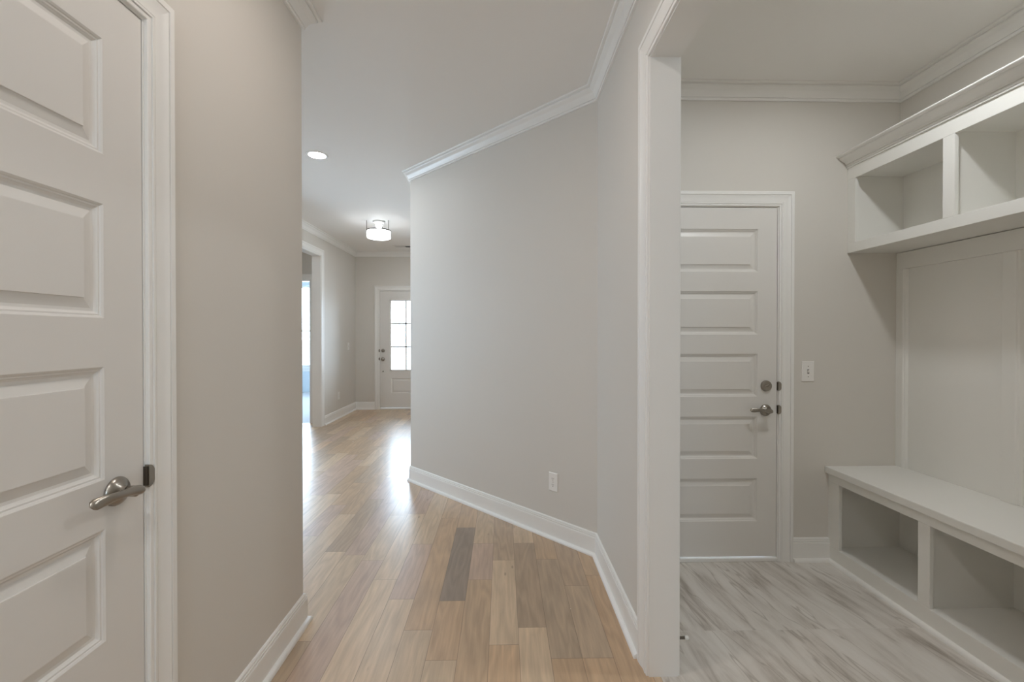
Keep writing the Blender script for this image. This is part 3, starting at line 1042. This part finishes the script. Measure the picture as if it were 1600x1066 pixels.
def wall_plate(name, M, label, cat, kind):
    """Local frame: x across, z up, wall at y=0, plate proud towards -y."""
    root = empty(name, M.translation)
    tag(root, label, cat)
    hw, hh = .036, .0595
    mb = MB()
    rings = []
    for o, d in ((0, 0), (0, -.002), (.0025, -.0048), (.004, -.0055)):
        rings.append([(-hw + o, d, -hh + o), (hw - o, d, -hh + o), (hw - o, d, hh - o), (-hw + o, d, hh - o)])
    mb.sweep(rings)
    place(mb, M).build('cover_plate', M_PLATE, root)
    if kind == 'toggle':
        place(MB().box((-.0055, -.0052, -.0125), (.0055, -.0058, .0125)), M).build('toggle_slot', M_SLOT, root)
        tg = MB().add([(-.0045, -.005, -.008), (.0045, -.005, -.008), (.0045, -.005, .006), (-.0045, -.005, .006),
                       (-.0038, -.016, .004), (.0038, -.016, .004), (.0038, -.015, .011), (-.0038, -.015, .011)],
                      [(0, 3, 2, 1), (4, 5, 6, 7), (0, 1, 5, 4), (1, 2, 6, 5), (2, 3, 7, 6), (3, 0, 4, 7)])
        place(tg, M).build('toggle', M_PLATE, root, bevel=.0008)
        for s in (-.030, .030):
            place(MB().lathe([(0, .005), (.003, .005), (.003, .0062), (0, .0066)], (0, 0, s), (0, -1, 0), 12), M).build('screw', M_NICKEL, root)
    else:
        for s in (-.0195, .0195):
            rc = MB()
            ring = [(.0165 * math.cos(a), .0145 * max(-.83, min(.83, math.sin(a)))) for a in [2 * math.pi * i / 24 for i in range(24)]]
            rc.sweep([[(x_, d, s + z_) for x_, z_ in ring] for d in (-.005, -.0068)])
            r_ = place(rc, M).build('receptacle', M_PLATE, root)
            sl = MB().box((-.0075, -.0066, s - .001), (-.0052, -.0071, s + .008)).box((.0052, -.0066, s + .0005), (.0075, -.0071, s + .0075))
            sl.lathe([(0, .0066), (.0028, .0066), (.0028, .0071), (0, .0071)], (0, 0, s - .0065), (0, -1, 0), 10)
            place(sl, M).build('slots', M_SLOT, r_)
        place(MB().lathe([(0, .005), (.003, .005), (.003, .0062), (0, .0066)], (0, 0, 0), (0, -1, 0), 12), M).build('screw', M_NICKEL, root)
    return root


def frame_at(x, y, z, nx, ny):
    """Frame whose local -y points along (nx, ny) out of the wall."""
    n = Vector((nx, ny, 0)).normalized()
    yv = -n
    zv = Vector((0, 0, 1))
    xv = yv.cross(zv)
    return Matrix(((xv.x, yv.x, zv.x, x), (xv.y, yv.y, zv.y, y), (xv.z, yv.z, zv.z, z), (0, 0, 0, 1)))


wall_plate('light_switch', frame_at(1.769, YB, 1.100, 0, -1), 'white single toggle switch plate beside the mudroom door', 'light switch', 'toggle')
wall_plate('power_outlet', frame_at(.327, YK + XR - .327, .364, -1, -1), 'white duplex outlet low on the slanted hallway wall', 'outlet', 'duplex')
wall_plate('light_switch', frame_at(XF, 7.49, 1.125, 1, 0), 'small white switch plate on the far foyer wall beside the front door', 'light switch', 'toggle')
wall_plate('power_outlet', frame_at(XF, 7.05, .354, 1, 0), 'small white outlet low on the far foyer wall', 'outlet', 'duplex')

# ------------------------------------------------------------------ ceiling lamps


def recessed(x, y, z, lens, label):
    root = tag(empty('recessed_light', (x, y, z)), label, 'ceiling light')
    MB().lathe([(.064, -.004), (.066, .002), (.080, .0045), (.0855, .003), (.087, 0), (.085, -.002), (.066, -.002)], (x, y, z), (0, 0, -1), 40).build('trim_ring', M_PLATE, root, smooth=40)
    MB().add([(x + .066 * math.cos(2 * math.pi * i / 40), y + .066 * math.sin(2 * math.pi * i / 40), z - .0015) for i in range(40)],
             [tuple(reversed(range(40)))]).build('lens', lens, root, fix=False)
    return root


recessed(-1.51, 3.636, CEIL, M_LENS_FOYER, 'lit recessed downlight in the ceiling where the hallway meets the foyer')
recessed(-3.30, 4.50, CEIL, M_LENS_FOYER, 'unseen downlight added to brighten the lobby beside the foyer')  # added out of view to lift the foyer opening's jamb and doorway wall
recessed(-1.10, 6.70, CEIL, M_LENS_FOYER, 'unseen downlight added to brighten the front door end of the foyer')  # added behind the slanted wall as extra foyer light
recessed(-.27, 1.33, CEIL, M_LENS, 'lit recessed downlight in the ceiling between the closet door and the mudroom opening')
recessed(-.20, -.40, CEIL, M_LENS_FILL, 'unseen fill downlight added in the ceiling right above the viewer')  # added fill for the jamb and bench front
recessed(-.20, -1.75, CEIL, M_LENS_FILL, 'unseen fill downlight added in the ceiling close to the rear window')  # second added fill lamp behind the viewer
recessed(1.50, 1.60, CEILM, M_LENS_MUD, 'lit recessed downlight in the middle of the mudroom ceiling')

FX, FY = -1.592, 5.72
fm = tag(empty('flush_mount_light', (FX, FY, CEIL)), 'glowing white drum flush mount light hanging under the foyer ceiling', 'ceiling light')
MB().lathe([(0, 0), (.075, 0), (.075, .012), (.060, .022), (0, .024)], (FX, FY, CEIL), (0, 0, -1), 40).build('canopy', M_PLATE, fm, smooth=30)
MB().lathe([(.147, .130), (.147, .207), (.144, .213), (.136, .217), (0, .221)], (FX, FY, CEIL), (0, 0, -1), 48).build('drum_shade', M_SHADE, fm, smooth=50)
MB().lathe([(.146, .117), (.1525, .117), (.1525, .131), (.146, .131)], (FX, FY, CEIL), (0, 0, -1), 48).build('rim', M_DARKMETAL, fm)
for a in (198, 338, 90):
    MB().lathe([(0, 0), (.004, 0), (.004, .124), (0, .124)], (FX + .149 * math.cos(R(a)), FY + .149 * math.sin(R(a)), CEIL), (0, 0, -1), 10).build('rod', M_DARKMETAL, fm)
MB().lathe([(0, .217), (.009, .219), (.012, .226), (.007, .234), (0, .236)], (FX, FY, CEIL), (0, 0, -1), 16).build('finial', M_NICKEL, fm, smooth=40)
MB().lathe([(0, .028), (.030, .030), (.038, .055), (.030, .085), (0, .098)], (FX, FY, CEIL), (0, 0, -1), 24).build('bulb', M_BULB, fm, smooth=40)

# ------------------------------------------------------------------ ceiling register
VX0, VX1, VY0, VY1 = -1.80, -1.40, 7.24, 7.42
vt = tag(empty('ceiling_vent', ((VX0 + VX1) / 2, (VY0 + VY1) / 2, CEIL)), 'slim slatted air vent in the foyer ceiling near the front door', 'vent')
f = MB()
f.box((VX0, VY0, CEIL - .006), (VX1, VY0 + .022, CEIL)).box((VX0, VY1 - .022, CEIL - .006), (VX1, VY1, CEIL)).box((VX0, VY0, CEIL - .006), (VX0 + .022, VY1, CEIL)).box((VX1 - .022, VY0, CEIL - .006), (VX1, VY1, CEIL))
f.build('frame', M_PLATE, vt, bevel=.002)
MB().box((VX0 + .02, VY0 + .02, CEIL - .001), (VX1 - .02, VY1 - .02, CEIL - .0002)).build('duct', M_SLOT, vt)
n = 16
for i in range(n):
    x = VX0 + .03 + (VX1 - VX0 - .06) * i / (n - 1)
    t = .007 if i < n / 2 else -.007
    MB().add([(x - t, VY0 + .02, CEIL - .0085), (x - t, VY1 - .02, CEIL - .0085), (x + t * .3, VY1 - .02, CEIL - .001), (x + t * .3, VY0 + .02, CEIL - .001),
              (x - t + .001, VY0 + .02, CEIL - .0085), (x - t + .001, VY1 - .02, CEIL - .0085), (x + t * .3 + .001, VY1 - .02, CEIL - .001), (x + t * .3 + .001, VY0 + .02, CEIL - .001)],
             [(0, 1, 2, 3), (4, 7, 6, 5), (0, 4, 5, 1), (3, 2, 6, 7), (0, 3, 7, 4), (1, 5, 6, 2)]).build('slat', M_PLATE, vt)

# ------------------------------------------------------------------ outdoors, seen through the glass
M_CONC = mat('pale_concrete', (0.55, 0.54, 0.52), 0.9)
M_SIDING = mat('white_lap_siding', (0.80, 0.82, 0.84), 0.7)
M_ROOF = mat('grey_roof_shingle', (0.32, 0.34, 0.38), 0.9)
M_PANE = mat('dark_blue_pane', (0.20, 0.24, 0.34), 0.1)
struct(MB().box((-60, YSW + .3, -.22), (60, 120, -.12)).box((-2.6, YF + .16, -.15), (0, YSW + .3, -.02)).build('ground_outside', M_CONC), 'pale paved ground outside the front door', 'ground')
HX, HY = -6.2, 30.0
hs = tag(empty('neighbor_house', (HX, HY, -.12)), 'pale house across the street seen through the front door glass', 'house')
MB().box((HX - 6, HY, -.12), (HX + 6, HY + 8, 3.4)).build('wall', M_SIDING, hs)
MB().add([(HX - 6.5, HY - .5, 3.2), (HX + 6.5, HY - .5, 3.2), (HX + 6.5, HY + 8.5, 3.2), (HX - 6.5, HY + 8.5, 3.2), (HX - 4, HY + 4, 6.0), (HX + 4, HY + 4, 6.0)],
         [(0, 1, 5, 4), (1, 2, 5), (2, 3, 4, 5), (3, 0, 4), (0, 3, 2, 1)]).build('roof', M_ROOF, hs)
for wx in (HX - 3.4, HX - .9, HX + 2.4):
    wf = MB()
    wf.box((wx - .6, HY - .05, .7), (wx + .6, HY, 2.3))
    w_ = wf.build('window', M_TRIM, hs)
    pz = MB()
    for i in range(2):
        for k in range(4):
            pz.box((wx - .53 + i * .56, HY - .06, .77 + k * .38), (wx - .03 + i * .56, HY - .05, 1.09 + k * .38))
    pz.build('pane', M_PANE, w_)
